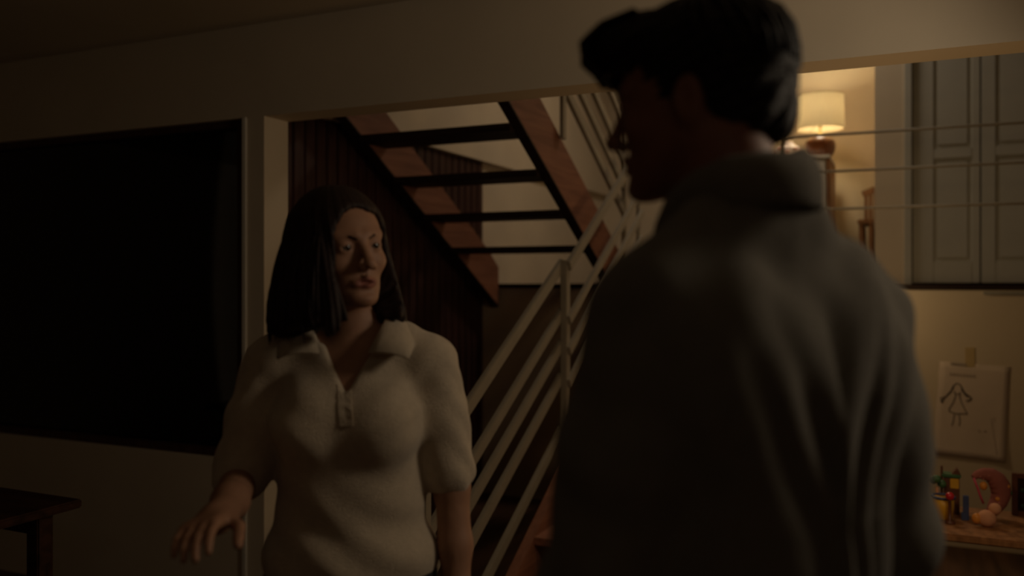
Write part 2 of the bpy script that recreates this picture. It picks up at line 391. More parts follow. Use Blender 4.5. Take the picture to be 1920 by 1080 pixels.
for a in range(3):
    b = B(); tube(b, [(cx+.012*math.cos(a*2.1), cy+.012*math.sin(a*2.1), sb+.06), (cx+.164*math.cos(a*2.1), cy+.164*math.sin(a*2.1), sb+.012)], .002, 6)
    obj('spoke', b, 'brass', sh, True)
b = B(); lathe(b, (cx, cy, ct+.32), [(.012, 0), (.03, .03), (.034, .055), (.02, .085), (.004, .092)], 16); obj('bulb', b, 'bulb', lp, True)
ll = lamp_light('table_lamp_light', (cx, cy, ct+.37), (1, .87, .60), 23.0, .04)
# pale jar to the left of the lamp
jx, jy = cx-.225, cy-.03
jar = empty('jar', (jx, jy, ct), label='squat pale pot with rosy pattern standing left of the lamp base', cat='jar')
b = B(); lathe(b, (jx, jy, ct), [(.045, 0), (.075, .015), (.09, .05), (.082, .09), (.055, .108), (.05, .113)]); jb = obj('body', b, 'pinkware', jar, True)
for k in range(9):
    a = k*2*math.pi/9; b = B()
    ball(b, (jx+.086*math.cos(a), jy+.086*math.sin(a), ct+.055+.018*math.sin(k*2.4)), (.019, .019, .019), 10)
    obj('painted_flower', b, 'blossom', jb, True)
b = B(); lathe(b, (jx, jy, ct+.113), [(.054, 0), (.045, .014), (.012, .022), (.012, .03), (.016, .036), (.008, .045)]); obj('lid', b, 'pinkware', jar, True)
# dark bottle further left
q = Vector((cx-.43, cy+.05, ct)); 
bt = empty('bottle', q, label='dark bottle at the left end of the white cabinet, beside the man\'s head', cat='bottle')
b = B(); lathe(b, q, [(.04, 0), (.042, .02), (.042, .13), (.03, .16), (.014, .18), (.013, .235)], 20); obj('body', b, 'brown', bt, True)
b = B(); lathe(b, q+Vector((0, 0, .235)), [(.016, 0), (.016, .022)], 16); obj('cap', b, 'tread', bt, True)
# wooden chair half hidden by the closet corner
ch = empty('chair', (-.22, 6.72, MZ), label='brown wooden chair half hidden behind the closet corner', cat='chair')
x0, x1, y0, y1 = -.33, .0-.235, 6.5, 6.9
x0, x1 = -.345, -.242
def crect(nm, lo, hi): 
    b = B(); box(b, lo, hi, .006); return obj(nm, b, 'oak', ch)
for x in (x0+.01, x1-.03):
    crect('leg', (x, y0, MZ), (x+.028, y0+.028, MZ+.42)); crect('leg', (x, y1-.03, MZ), (x+.028, y1, MZ+.42))
crect('seat', (x0, y0-.01, MZ+.42), (x1, y1+.005, MZ+.45))
for k in range(3): crect('back_slat', (x0+.028+.031*k, y1-.024, MZ+.45), (x0+.052+.031*k, y1-.008, MZ+.66))
b = B(); bar(b, (x0+.015, y1-.016, MZ+.655), (x1, y1-.016, MZ+.69), .022, .05); obj('top_rail', b, 'oak', ch)

# ------------------------------------------------------------------ drawing taped under the landing
DY = YM-.004
def dp(px, py):  # a spot on the wall below the landing
    lo_, hi_ = 3.0, 7.0
    for _ in range(40):
        m_ = (lo_+hi_)/2
        if at(px, py, m_).y < YM: lo_ = m_
        else: hi_ = m_
    return at(px, py, lo_)
c4 = [dp(1762, 677), dp(1895, 688), dp(1884, 866), dp(1748, 850)]
dr = empty('drawing', ((c4[0]+c4[1]+c4[2]+c4[3])/4), label="sheet of paper with a pencil drawing of a girl, taped to the wall", cat='drawing')
NU, NV = 10, 14
def paper(u, v):  # u right, v down
    p = c4[0].lerp(c4[1], u).lerp(c4[3].lerp(c4[2], u), v)
    curl = .003+.02*max(0, v-.7)**2*6+.012*max(0, u-.8)*5*v*v
    return Vector((p.x, YM-curl, p.z))
b = B()
g = [[b.verts.new(paper(i/NU, j/NV)) for j in range(NV+1)] for i in range(NU+1)]
g2 = [[b.verts.new(paper(i/NU, j/NV)+Vector((0, .0012, 0))) for j in range(NV+1)] for i in range(NU+1)]
for i in range(NU):
    for j in range(NV):
        b.faces.new((g[i][j], g[i+1][j], g[i+1][j+1], g[i][j+1])); b.faces.new((g2[i][j], g2[i][j+1], g2[i+1][j+1], g2[i+1][j]))
for i in range(NU):
    b.faces.new((g[i][0], g2[i][0], g2[i+1][0], g[i+1][0])); b.faces.new((g[i][NV], g[i+1][NV], g2[i+1][NV], g2[i][NV]))
for j in range(NV):
    b.faces.new((g[0][j], g[0][j+1], g2[0][j+1], g2[0][j])); b.faces.new((g[NU][j], g2[NU][j], g2[NU][j+1], g[NU][j+1]))
sheet = obj('paper', b, 'paper', dr, True)
def uvp(x, y):  # crop pixels of the sheet (zoomed 3.48x) -> point on the paper
    px, py = 1700+x/3.482, 640+y/3.482
    v = (py-682)/182; u = (px-(1762-14*v))/134
    return paper(u, v)+Vector((0, -.0012, 0))
def stroke(bm, pts, r):
    P = []
    for a, c in zip(pts, pts[1:]):
        for t in range(4): P.append((a[0]+(c[0]-a[0])*t/4, a[1]+(c[1]-a[1])*t/4))
    P.append(pts[-1]); tube(bm, [uvp(*p) for p in P], r, 5)
b = B()
stroke(b, [(305, 330), (308, 305), (328, 287), (352, 292), (362, 312), (364, 340)], .0028)
stroke(b, [(308, 305), (290, 345), (262, 375), (240, 400), (232, 428)], .004)
stroke(b, [(302, 320), (285, 355), (255, 385), (222, 395), (228, 425)], .0026)
stroke(b, [(360, 308), (375, 340), (395, 358), (420, 372), (425, 385), (400, 400), (392, 395)], .0042)
stroke(b, [(366, 330), (385, 360), (402, 372)], .004)
stroke(b, [(318, 345), (322, 375), (305, 420), (278, 465), (282, 485)], .0026)
stroke(b, [(352, 350), (350, 385), (368, 430), (398, 485)], .0026)
stroke(b, [(278, 478), (305, 490), (335, 492), (365, 488), (398, 486)], .003)
stroke(b, [(310, 345), (322, 362), (338, 362), (350, 345)], .002)
stroke(b, [(312, 500), (306, 545), (296, 575)], .0024); stroke(b, [(345, 500), (350, 540), (345, 570)], .0024)
ink = obj('pencil_figure', b, 'pencil', sheet, True)
b = B()
stroke(b, [(468, 592), (478, 590)], .004); stroke(b, [(505, 588), (516, 588)], .004)
stroke(b, [(552, 500), (566, 600), (585, 735)], .0016); stroke(b, [(570, 490), (575, 520)], .0015)
for x in range(290, 390, 16): stroke(b, [(x, 165), (x+8, 145), (x+14, 170)], .0022)
for x in range(285, 450, 22): stroke(b, [(x, 235), (x+6, 215), (x+12, 238)], .002)
obj('pencil_marks', b, 'smudge', sheet, True)['kind'] = 'stuff'
b = B(); p = dp(1818, 668); box(b, (p.x-.022, YM-.0045, p.z-.06), (p.x+.026, YM-.001, p.z+.05)); obj('tape', b, 'tape', dr)

# ------------------------------------------------------------------ toy shelf
TD = 3.6
tz = at(1800, 975, TD).z; up_ = at(1800, 962, TD).z-tz
pa, pb = at(1700, 962, TD), at(1990, 962, TD)
tabl = empty('low_table', (.40, 4.22, 0), label='low wooden table holding the toys below the drawing', cat='table')
b = B(); box(b, (-.05, 3.80, tz-.03), (1.0, 4.29, tz), .006); obj('tabletop', b, 'oak', tabl)
for x in (-.02, .93):
    for y in (3.83, 4.22):
        b = B(); box(b, (x, y, 0), (x+.045, y+.045, tz-.03), .004); obj('leg', b, 'oak', tabl)
def tp(px, py, d=TD): return at(px, py, d)
# yellow tub with blue rim, things in it
c = tp(1768, 960, 3.62); c.z = tz
tub = empty('tub', c, label='yellow toy tub with blue rim at left end of the low table', cat='toy tub')
b = B(); lathe(b, c, [(.030, 0), (.036, .005), (.042, .05), (.043, .062+up_)], 24); obj('body', b, 'yellow', tub, True)
b = B(); tube(b, [c+Vector((.043*math.cos(a*.2618), .043*math.sin(a*.2618), .063+up_)) for a in range(24)], .006, 8, True); obj('rim', b, 'blue', tub, True)
c = tp(1781, 960, 3.55); c.z = tz
rb = B(); ball(rb, (c.x, c.y, tz+.082+up_), .0165, 20); 
# small stand for the red ball: toy figure base
fig = empty('toy_stand', (c.x, c.y, tz), label='dark peg holding the red ball between tub and toy house', cat='toy')
b = B(); lathe(b, (c.x, c.y, tz), [(.02, 0), (.02, .006), (.007, .012), (.006, .064+up_), (.010, .068+up_)], 16); obj('peg', b, 'brown', fig, True)
rbo = obj('toy_ball', rb, 'red', None, True); tag(rbo, 'shiny red toy ball on a dark peg', 'ball')
# toy house
c = tp(1784, 960, 3.72); c.z = tz
th = empty('toy_house', c, label='toy house with flat green roof and yellow window on low table', cat='toy house')
b = B(); box(b, (c.x-.03, c.y-.03, tz), (c.x+.03, c.y+.03, tz+.125+up_), .003); obj('body', b, 'brown', th)
b = B(); box(b, (c.x-.006, c.y-.034, tz+.08+up_), (c.x+.027, c.y-.029, tz+.122+up_), .002); obj('window', b, 'yellow', th)
b = B(); box(b, (c.x-.038, c.y-.038, tz+.125+up_), (c.x+.036, c.y+.036, tz+.138+up_), .004); rf = obj('roof', b, 'green', th)
b = B(); vs = [b.verts.new(p) for p in ((c.x-.0, c.y-.02, tz+.138+up_), (c.x+.034, c.y-.02, tz+.138+up_), (c.x+.02, c.y-.02, tz+.163+up_), (c.x-.0, c.y+.02, tz+.138+up_), (c.x+.034, c.y+.02, tz+.138+up_), (c.x+.02, c.y+.02, tz+.163+up_))]
for f in ((0, 1, 2), (5, 4, 3), (0, 3, 4, 1), (1, 4, 5, 2), (2, 5, 3, 0)): b.faces.new([vs[i] for i in f])
obj('gable', b, 'brown', rf)
b = B(); box(b, (c.x-.042, c.y-.01, tz+.0), (c.x-.033, c.y+.004, tz+.168+up_), .002); obj('chimney', b, 'brown', th)
# green toy tree
c = tp(1757, 960, 3.70); c.z = tz
tt = empty('toy_tree', c, label='small green toy tree behind the yellow tub', cat='toy tree')
b = B(); lathe(b, c, [(.018, 0), (.018, .004), (.006, .01), (.006, .085+up_)], 12); obj('trunk', b, 'peach', tt, True)
for k in range(7):
    b = B(); ball(b, c+Vector((.02*math.cos(k*2.2), 0.02*math.sin(k*2.2), .098+up_+.012*(k % 3))), .017, 10)
    obj('foliage', b, 'green', tt, True)
# blue block
c = tp(1811, 960, 3.6)
b = B(); box(b, (c.x-.011, c.y-.011, tz), (c.x+.011, c.y+.011, tz+.072+up_), .002); box(b, (c.x-.017, c.y-.014, tz), (c.x+.005, c.y+.014, tz+.03), .002)
tag(obj('toy_block', b, 'blue'), 'upright slate-blue toy block left of the crescent cushion', 'block')
# crescent cushion
c = tp(1858, 928, 3.62)
cr = empty('crescent_cushion', (c.x, c.y, tz), label='stuffed crescent moon with rosy patchwork leaning over the low table', cat='soft toy')
ex = Vector((.909, .417, 0)).normalized()*1.0   # across the view
pts, rad = [], []
path = [(1824, 895, .010), (1832, 890, .017), (1844, 888, .024), (1858, 891, .031), (1868, 899, .037), (1875, 911, .040), (1877, 926, .038), (1872, 941, .034), (1862, 956, .027), (1850, 966, .014)]
for px, py, r in path: pts.append(at(px, py, 3.62)); rad.append(r*.98)
pp, rr = [], []
for i in range(len(pts)-1):
    for t in range(4): pp.append(pts[i].lerp(pts[i+1], t/4)); rr.append(rad[i]+(rad[i+1]-rad[i])*t/4)
pp.append(pts[-1]); rr.append(rad[-1])
dzz = min(p.z-r for p, r in zip(pp, rr))-tz
b = B(); tube(b, [p-Vector((0, 0, min(0, dzz))) for p in pp], rr, 16)
cro = obj('body', b, 'plush', cr, True)
for mname, sd in (('plush2', 1), ('plush3', 2), ('green', 3), ('orange', 5)):
    rs = random.Random(sd)
    for _ in range(9 if sd < 3 else 3):
        i = rs.randrange(3, len(pp)-6); a = rs.uniform(-1.1, 1.1)
        toc = -at(960, 525, 1).normalized(); side = Vector((0, 0, 1))
        tdir = (pp[i+1]-pp[i]).normalized(); sd_ = tdir.cross(toc).normalized()
        p = pp[i]-Vector((0, 0, min(0, dzz)))+(toc*math.cos(a)+sd_*math.sin(a))*rr[i]*.9
        b = B(); ball(b, p, rr[i]*rs.uniform(.18, .32), 8); obj('patch', b, mname, cro, True)
b = B(); tube(b, [at(1826, 897, 3.585), at(1833, 915, 3.585), at(1838, 930, 3.585), at(1844, 944, 3.585)], .0045, 8); obj('ribbon', b, 'pink', cr, True)
c = at(1844, 911, 3.61); b = B(); ball(b, c, (.015, .014, .018), 14); b2 = obj('pompom', b, 'orange', cr, True)
# small plush figure in front: rounded head and body
c = at(1850, 960, 3.50); c.z = tz
pl = empty('plush_doll', c, label='small peach plush doll lying in front of the crescent cushion', cat='soft toy')
b = B(); ball(b, c+Vector((0, 0, .034)), (.036, .03, .034), 16); obj('body', b, 'peach', pl, True)
b = B(); ball(b, c+Vector((.03, .012, .072)), (.024, .022, .024), 16); obj('head', b, 'peach', pl, True)
b = B(); ball(b, c+Vector((-.036, -.01, .032)), (.018, .016, .022), 12); obj('arm', b, 'orange', pl, True)
# picture frame
c = at(1925, 950, 3.66)
pf = empty('picture_frame', (c.x, c.y, tz), label='brown framed dark picture at the right edge of the low table', cat='picture frame')
fw, fh = .13, .148
b = B()
for lo_, hi_ in (((c.x-.055, c.y-.01, tz), (c.x-.033, c.y+.012, tz+fh+up_)), ((c.x-.055+fw, c.y-.01, tz), (c.x-.033+fw, c.y+.012, tz+fh+up_)), ((c.x-.033, c.y-.01, tz), (c.x-.055+fw, c.y+.012, tz+.02)), ((c.x-.033, c.y-.01, tz+fh+up_-.02), (c.x-.055+fw, c.y+.012, tz+fh+up_))): box(b, lo_, hi_, .002)
obj('frame', b, 'brown', pf)
b = B(); box(b, (c.x-.033, c.y, tz+.02), (c.x-.055+fw, c.y+.008, tz+fh+up_-.02)); pic = obj('picture', b, 'tread', pf)
for k in range(5):
    b = B(); ball(b, (c.x-.015+.02*(k % 3), c.y-.001, tz+.04+.022*k), (.009, .003, .010), 10)
    obj('green_spot', b, 'darkgreen', pic, True)

# ------------------------------------------------------------------ dark table at lower left
tb = empty('side_table', (-3.2, 1.7, 0), label='dark wooden table standing under the window at far left', cat='table')
b = B(); box(b, (-3.9, 1.25, .715), (-2.6, 2.115, .745), .006); obj('tabletop', b, 'table', tb)
for x in (-3.84, -2.72):
    for y in (1.31, 1.99):
        b = B(); box(b, (x, y, 0), (x+.06, y+.06, .715), .005); obj('leg', b, 'table', tb)
b = B(); box(b, (-3.78, 2.0, .64), (-2.72, 2.02, .715)); obj('apron', b, 'table', tb)

# ------------------------------------------------------------------ people: signed-distance volumes -> one mesh
def axis(lo, hi, coarse, fine=()):
    out = [lo]; x = lo
    while x < hi:
        h = coarse
        for a, c, s in fine:
            if a <= x <= c: h = min(h, s)
        x += h; out.append(x)
    return np.array(out, np.float32)
def smin(a, b, k):
    if k <= 0: return np.minimum(a, b)
    h = np.clip(.5+.5*(a-b)/k, 0, 1); return a*(1-h)+b*h-k*h*(1-h)
def smax(a, b, k): return -smin(-a, -b, k)
def sd_ell(X, Y, Z, c, r):
    px, py, pz = X-c[0], Y-c[1], Z-c[2]
    k0 = np.sqrt((px/r[0])**2+(py/r[1])**2+(pz/r[2])**2); k1 = np.sqrt((px/r[0]**2)**2+(py/r[1]**2)**2+(pz/r[2]**2)**2)+1e-9
    return k0*(k0-1)/k1
def sd_cap(X, Y, Z, a, b, ra, rb):
    a = np.array(a, float); b = np.array(b, float); d = b-a; L = d@d+1e-12
    t = np.clip(((X-a[0])*d[0]+(Y-a[1])*d[1]+(Z-a[2])*d[2])/L, 0, 1)
    return np.sqrt((X-a[0]-t*d[0])**2+(Y-a[1]-t*d[1])**2+(Z-a[2]-t*d[2])**2)-(ra+(rb-ra)*t)
class Vol:
    def __init__(s, xs, ys, zs): s.xs, s.ys, s.zs = xs, ys, zs; s.F = np.full((len(xs), len(ys), len(zs)), .3, np.float32)
    def blk(s, lo, hi):
        sl = tuple(slice(max(0, np.searchsorted(ax, l)-1), np.searchsorted(ax, h)+1) for ax, l, h in zip((s.xs, s.ys, s.zs), lo, hi))
        return sl, s.xs[sl[0]][:, None, None], s.ys[sl[1]][None, :, None], s.zs[sl[2]][None, None, :]
    def ell(s, c, r, k=.02, cut=False):
        m = .06+k; sl, X, Y, Z = s.blk([a-q-m for a, q in zip(c, r)], [a+q+m for a, q in zip(c, r)])
        d = sd_ell(X, Y, Z, c, r); s.F[sl] = smax(s.F[sl], -d, k) if cut else smin(s.F[sl], d, k)
    def cap(s, a, b, ra, rb=None, k=.02, cut=False):
        rb = ra if rb is None else rb; m = .06+k+max(ra, rb)
        sl, X, Y, Z = s.blk([min(p, q)-m for p, q in zip(a, b)], [max(p, q)+m for p, q in zip(a, b)])
        d = sd_cap(X, Y, Z, a, b, ra, rb); s.F[sl] = smax(s.F[sl], -d, k) if cut else smin(s.F[sl], d, k)
    def chain(s, pts, rs, k=.02):
        for i in range(len(pts)-1): s.cap(pts[i], pts[i+1], rs[i], rs[i+1], k)
    def mesh(s):
        F = s.F; n = F.shape; ins = F < 0; ax = (s.xs, s.ys, s.zs)
        acc = {}; ids = []; pos = []
        quads = []
        cn = (n[0]-1, n[1]-1, n[2]-1)
        def cid(i, j, k): return (i*cn[1]+j)*cn[2]+k
        for a in range(3):
            s0 = [slice(None)]*3; s1 = [slice(None)]*3; s0[a] = slice(0, -1); s1[a] = slice(1, None)
            A, C = F[tuple(s0)], F[tuple(s1)]
            I = np.argwhere(ins[tuple(s0)] != ins[tuple(s1)])
            if len(I) == 0: continue
            fa = A[tuple(I.T)]; fc = C[tuple(I.T)]; t = fa/(fa-fc)
            P = np.stack([ax[q][I[:, q]] for q in range(3)], 1).astype(np.float64); P[:, a] += t*(ax[a][I[:, a]+1]-ax[a][I[:, a]])
            o1, o2 = (a+1) % 3, (a+2) % 3; cc = []
            ok = (I[:, o1] > 0) & (I[:, o2] > 0) & (I[:, o1] < n[o1]-1) & (I[:, o2] < n[o2]-1)
            I, P, fa = I[ok], P[ok], fa[ok]
            for d1, d2 in ((1, 1), (0, 1), (0, 0), (1, 0)):
                J = I.copy(); J[:, o1] -= d1; J[:, o2] -= d2
                q = cid(J[:, 0], J[:, 1], J[:, 2]); cc.append(q); ids.append(q); pos.append(P)
            Q = np.stack(cc, 1); fl = fa > 0; Q[fl] = Q[fl][:, ::-1]; quads.append(Q)
        ids = np.concatenate(ids); pos = np.concatenate(pos); Q = np.concatenate(quads)
        u, inv = np.unique(ids, return_inverse=True); V = np.zeros((len(u), 3)); cnt = np.bincount(inv, minlength=len(u))
        for q in range(3): V[:, q] = np.bincount(inv, pos[:, q], len(u))/cnt
        Q = np.searchsorted(u, Q)
        return V, Q
def relax(V, Q, it=2, w=.5):
    E = np.concatenate([Q[:, [0, 1]], Q[:, [1, 2]], Q[:, [2, 3]], Q[:, [3, 0]]]); E = np.concatenate([E, E[:, ::-1]])
    n = len(V); cnt = np.bincount(E[:, 0], minlength=n)
    for _ in range(it):
        V = V+w*(np.stack([np.bincount(E[:, 0], V[E[:, 1], q], n) for q in range(3)], 1)/np.maximum(cnt, 1)[:, None]-V)
    return V
def normals(V, Q):
    N = np.cross(V[Q[:, 2]]-V[Q[:, 0]], V[Q[:, 3]]-V[Q[:, 1]]); A = np.zeros_like(V)
    for q in range(4):
        for d in range(3): A[:, d] += np.bincount(Q[:, q], N[:, d], len(V))
    return A/(np.linalg.norm(A, axis=1)[:, None]+1e-12)
def vobj(name, V, Q, mats, parent, midx=None):
    me = bpy.data.meshes.new(name); me.from_pydata(V.tolist(), [], Q.tolist()); 
    o = link(name, me, mats, parent)
    if midx is not None: me.polygons.foreach_set('material_index', midx.astype(np.int32))
    me.polygons.foreach_set('use_smooth', np.ones(len(Q), bool)); me.update(); return o

class Head:
    """points of a volume block seen in the head's own axes: -y forward, z up, origin between the eyes' level"""
    def __init__(s, V, org, yaw, pitch, roll, size=.2):
        s.V = V; s.o = np.array(org); Rm = Matrix.Rotation(yaw, 3, 'Z') @ Matrix.Rotation(pitch, 3, 'X') @ Matrix.Rotation(roll, 3, 'Y'); s.R = np.array(Rm)
        s.sl, X, Y, Z = V.blk([o-size for o in org], [o+size for o in org])
        X, Y, Z = X-org[0], Y-org[1], Z-org[2]; I = s.R.T
        s.X, s.Y, s.Z = [(I[q, 0]*X+I[q, 1]*Y+I[q, 2]*Z).astype(np.float32) for q in range(3)]
        s.D = np.full(s.X.shape, .3, np.float32)
    def ell(s, c, r, k=.012, cut=False):
        d = sd_ell(s.X, s.Y, s.Z, c, r); s.D = smax(s.D, -d, k) if cut else smin(s.D, d, k)
    def cap(s, a, b, ra, rb=None, k=.012, cut=False):
        d = sd_cap(s.X, s.Y, s.Z, a, b, ra, ra if rb is None else rb); s.D = smax(s.D, -d, k) if cut else smin(s.D, d, k)
    def put(s, k=.02): s.V.F[s.sl] = smin(s.V.F[s.sl], s.D, k)
    def loc(s, P): return (np.asarray(P)-s.o) @ s.R          # body -> head axes
    def out(s, p): return s.R @ np.array(p)+s.o              # head -> body axes
def face(H, male=False, mouth=.0035, wide=1.0):
    H.X = H.X/wide
    j = 1.08 if male else 1.0
    H.ell((0, .018, .038), (.074, .094, .084)); H.ell((0, -.032, .02), (.064, .062, .07), .02)
    H.ell((0, -.032, -.035), (.0575*j, .056, .082), .02); H.ell((0, -.045, -.078), (.038*j, .042, .038), .02)
    H.ell((0, -.079, -.103), (.017*j, .018, .017), .018)
    for s in (-1, 1):
        H.cap((s*.050*j, .004, -.052), (s*.016, -.07, -.103), .017*j, .012, .02)
        H.cap((s*.042, -.074, .021), (s*.012, -.090, .019), .0105 if male else .009, .009, .014)
        H.ell((s*.038, -.064, -.032), (.020, .017, .018), .022)
        H.ell((s*.077, .012, -.010), (.009, .020, .032), .006); H.ell((s*.086, .008, -.008), (.006, .010, .018), .006, True)
        H.ell((s*.030, -.104, .000), (.018, .016, .012), .014, True)
        H.ell((s*.031, -.077, -.001), (.0155, .0155, .0145), .006)
    H.cap((0, -.089, .012), (0, -.113, -.036), .0068, .0092, .012)
    H.ell((0, -.115, -.039), (.0098, .0095, .0092), .008)
    for s in (-1, 1):
        H.ell((s*.0115, -.103, -.043), (.0085, .011, .008), .006)
        H.ell((s*.006, -.106, -.051), (.0038, .006, .004), .003, True)
        # eye slit
        H.ell((s*.031, -.094, -.0030), (.0138, .012, .0036), .002, True)
        # lips
        H.cap((s*.021, -.086, -.0725), (0, -.0962, -.0680), .0036, .0052, .008); H.cap((s*.019, -.086, -.0745), (0, -.0950, -.0795), .0040, .0062, .008)
    H.ell((0, -.100, -.0735), (.018, .016, mouth), .003, True)
    H.cap((0, -.098, -.056), (0, -.097, -.063), .003, .003, .004)
    H.ell((0, -.100, -.091), (.02, .009, .007), .010, True)
def eyes(H, root, gaze):
    for s in (-1, 1):
        b = bmesh.new(); bmesh.ops.create_uvsphere(b, u_segments=20, v_segments=14, radius=.0122)
        me = bpy.data.meshes.new('eye'); c = H.out((s*.031, -.0795, -.001)); g = Vector(H.R @ np.array(gaze)).normalized()
        for f in b.faces: f.material_index = 1 if f.calc_center_median().normalized().dot(g) > .80 else 0; f.smooth = True
        b.transform(Matrix.Translation(Vector(c))); b.to_mesh(me); b.free()
        link('eye', me, ['eyew', 'iris'], root)
        b = bmesh.new(); ps = [H.out(p) for p in ((s*.013, -.0965, .0125), (s*.025, -.0935, .0185), (s*.037, -.0855, .0205), (s*.047, -.0755, .0155))]
        tube(b, ps, [.0024, .0030, .0028, .0012], 6); me = bpy.data.meshes.new('eyebrow'); b.to_mesh(me); b.free(); link('eyebrow', me, 'hair', root)
def hand(V, wr, fd, pn, side, curl=.5, k=.006):
    """palm and five fingers: fd fingers' direction, pn palm normal (towards what it holds), side +1/-1 where the thumb leaves"""
    wr, fd, pn = [np.array(q, float) for q in (wr, fd, pn)]; fd /= np.linalg.norm(fd); pn -= fd*(pn@fd); pn /= np.linalg.norm(pn); sd = np.cross(fd, pn)*side
    V.chain([wr-fd*.03, wr+fd*.02], [.025, .026], .02)
    for t in (-.026, -.009, .009, .026): V.cap(wr+fd*.02+sd*t*.7, wr+fd*.085+sd*t, .0145, .0115, .012)
    for i, (t, L) in enumerate(((.028, .070), (.0095, .080), (-.0095, .074), (-.028, .058))):
        p = wr+fd*.088+sd*t; a = curl*.55; r = .0090-.0007*abs(i-1)
        for q, f in enumerate((.45, .30, .25)):
            a2 = a+curl*.55*q; d = fd*math.cos(a2)+pn*math.sin(a2)+sd*t*.8; d /= np.linalg.norm(d)
            n = p+d*L*f; V.cap(p, n, r, r*.92, .004); p = n; r *= .92
    p = wr+fd*.025+sd*.024; d = fd*.6+sd*.65+pn*.45; d /= np.linalg.norm(d)
    n = p+d*.042; V.cap(p, n, .0125, .0105, .01); d2 = fd*.85+sd*.15+pn*.4; d2 /= np.linalg.norm(d2); m = n+d2*.032; V.cap(n, m, .0105, .0095, .004); V.cap(m, m+d2*.022, .0095, .0082, .004)

# ================================================================== the woman
WL = at(657, 525, 1.80); WYAW = YAW+R(2)
wm = empty('person', (WL.x, WL.y, 0), WYAW, 'woman with dark bob in taupe knit polo, looking tensely to her left', 'person')
HO = (-.016, -.022, 1.563)
rel = np.array([-.19, -.27, 1.085]); elb = np.array([-.222, -.012, 1.095])
xs = axis(-.34, .34, .008, ((-.13, .085, .0032), (-.25, -.13, .0042))); ys = axis(-.46, .17, .009, ((-.15, .10, .0034), (-.46, -.26, .0042))); zs = axis(-.005, 1.71, .011, ((1.42, 1.71, .0032), (1.02, 1.16, .0042), (.66, .90, .006)))
V = Vol(xs, ys, zs)
def woman_torso(V, e=0.0, arms=True):
    V.ell((0, .012, .93), (.160+e, .112+e, .13+e), .03); V.ell((0, .004, 1.07), (.124+e, .088+e, .13), .04)
    V.ell((0, .004, 1.22), (.136+e, .094+e, .16), .04); V.cap((-.128, .012, 1.338), (.128, .012, 1.338), .046+e, None, .04)
    for s in (-1, 1):
        V.cap((s*.12, .02, 1.348), (s*.028, .022, 1.415), .034+e, .030+e, .03)
        V.ell((s*.072, -.070, 1.208), (.064+e*.6, .058+e*.6, .068+e*.6), .055)
woman_torso(V)
V.cap((0, .022, 1.36), (-.012, .006, 1.48), .052, .047, .025)
sho = {-1: (-.166, .012, 1.325), 1: (.166, .012, 1.325)}
elL = (.208, .022, 1.065); wrL = (.222, -.03, .835)
V.chain([sho[-1], tuple(elb), (-.20, -.16, 1.085), tuple(rel)], [.046, .036, .033, .024], .02)
V.chain([sho[1], elL, (.216, .0, .95), wrL], [.046, .036, .034, .024], .02)
hand(V, rel, (-.05, -1, .08), (.25, 0, -1), 1, .55); hand(V, wrL, (.02, -.12, -1), (-1, 0, 0), 1, .5)
for s in (-1, 1):
    V.chain([(s*.085, .01, .88), (s*.088, -.005, .48), (s*.09, .028, .09)], [.082, .052, .036], .03)
    V.chain([(s*.09, .04, .045), (s*.10, -.13, .028)], [.038, .026], .03)
H = Head(V, HO, R(36), R(-3), R(-5)); face(H, False, .0038, 1.06); H.put(.022)
P, Q = V.mesh(); P = relax(P, Q, 2, .35)
def lipmask(H, P):
    L = H.loc(P); u = (L[:, 0]/.0245)**2+((L[:, 2]+.0740)/.0118)**2
    return np.clip((1.12-u)/.3, 0, 1)*(L[:, 1] < -.07)
def setattr_(o, name, v):
    a = o.data.attributes.new(name, 'FLOAT', 'POINT'); a.data.foreach_set('value', v.astype(np.float32))
body = vobj('body', P, Q, 'skin', wm); setattr_(body, 'lip', lipmask(H, P))
eyes(H, body, (.12, -1, -.05))
# polo shirt
xs = axis(-.32, .32, .0062); ys = axis(-.24, .17, .0062); zs = axis(.80, 1.47, .0062); V = Vol(xs, ys, zs)
woman_torso(V, .013)
V.ell((0, .008, 1.06), (.146, .105, .13), .04); V.ell((0, .01, .93), (.172, .124, .10), .04)
for s, e in ((-1, elb), (1, np.array(elL))):
    a = np.array(sho[s]); m = a+(e-a)*.86 if s == 1 else a+(e-a)*.95
    V.chain([tuple(a), tuple(a+(m-a)*.5), tuple(m)], [.058, .056, .056 if s == 1 else .060], .025)
X, Y, Z = xs[:, None, None], ys[None, :, None], zs[None, None, :]
V.F = np.maximum(V.F, np.broadcast_to(.855-Z, V.F.shape))
# neck opening: round at the back, a V at the front down to the placket
nk = sd_ell(X-.0, Y-.005, Z*0+0, (0, 0, 0), (.074, .066, 1))
vv = np.abs(X-.006)*1.0-np.clip((Z-1.275)*.55, -.1, .066)
cut = np.minimum(np.maximum(nk, 1.37-Z), np.maximum(np.maximum(vv, Y+.02), 1.22-Z))
V.F = smax(V.F, -cut, .004).astype(np.float32)
P, Q = V.mesh(); P = relax(P, Q, 3, .5); N = normals(P, Q)
x, y, z = P.T
front = np.clip(-N[:, 1], 0, 1)
f = .0045*np.sin((x*.62-z*.8)*95+1.2*np.sin(z*23))*np.clip((x-.0)*6, 0, 1)*np.clip((z-1.10)*5, 0, 1)       # pulls from left armpit to placket
f += .0042*np.sin((x*.45+z*.9)*75+np.sin(x*19))*np.clip(-(x+.0)*7, 0, 1)
f *= np.clip((.185-np.abs(x))*22, .15, 1)
f += .004*np.sin((z*.9+x*.35)*70+1.5*np.sin(x*14))*np.clip((1.13-z)*8, 0, 1)*np.clip((.185-np.abs(x))*22, .1, 1)
f += .0022*np.sin((z+.8*y+.6*np.abs(x))*80+np.sin(y*40))*np.clip((np.abs(x)-.17)*14, 0, 1)
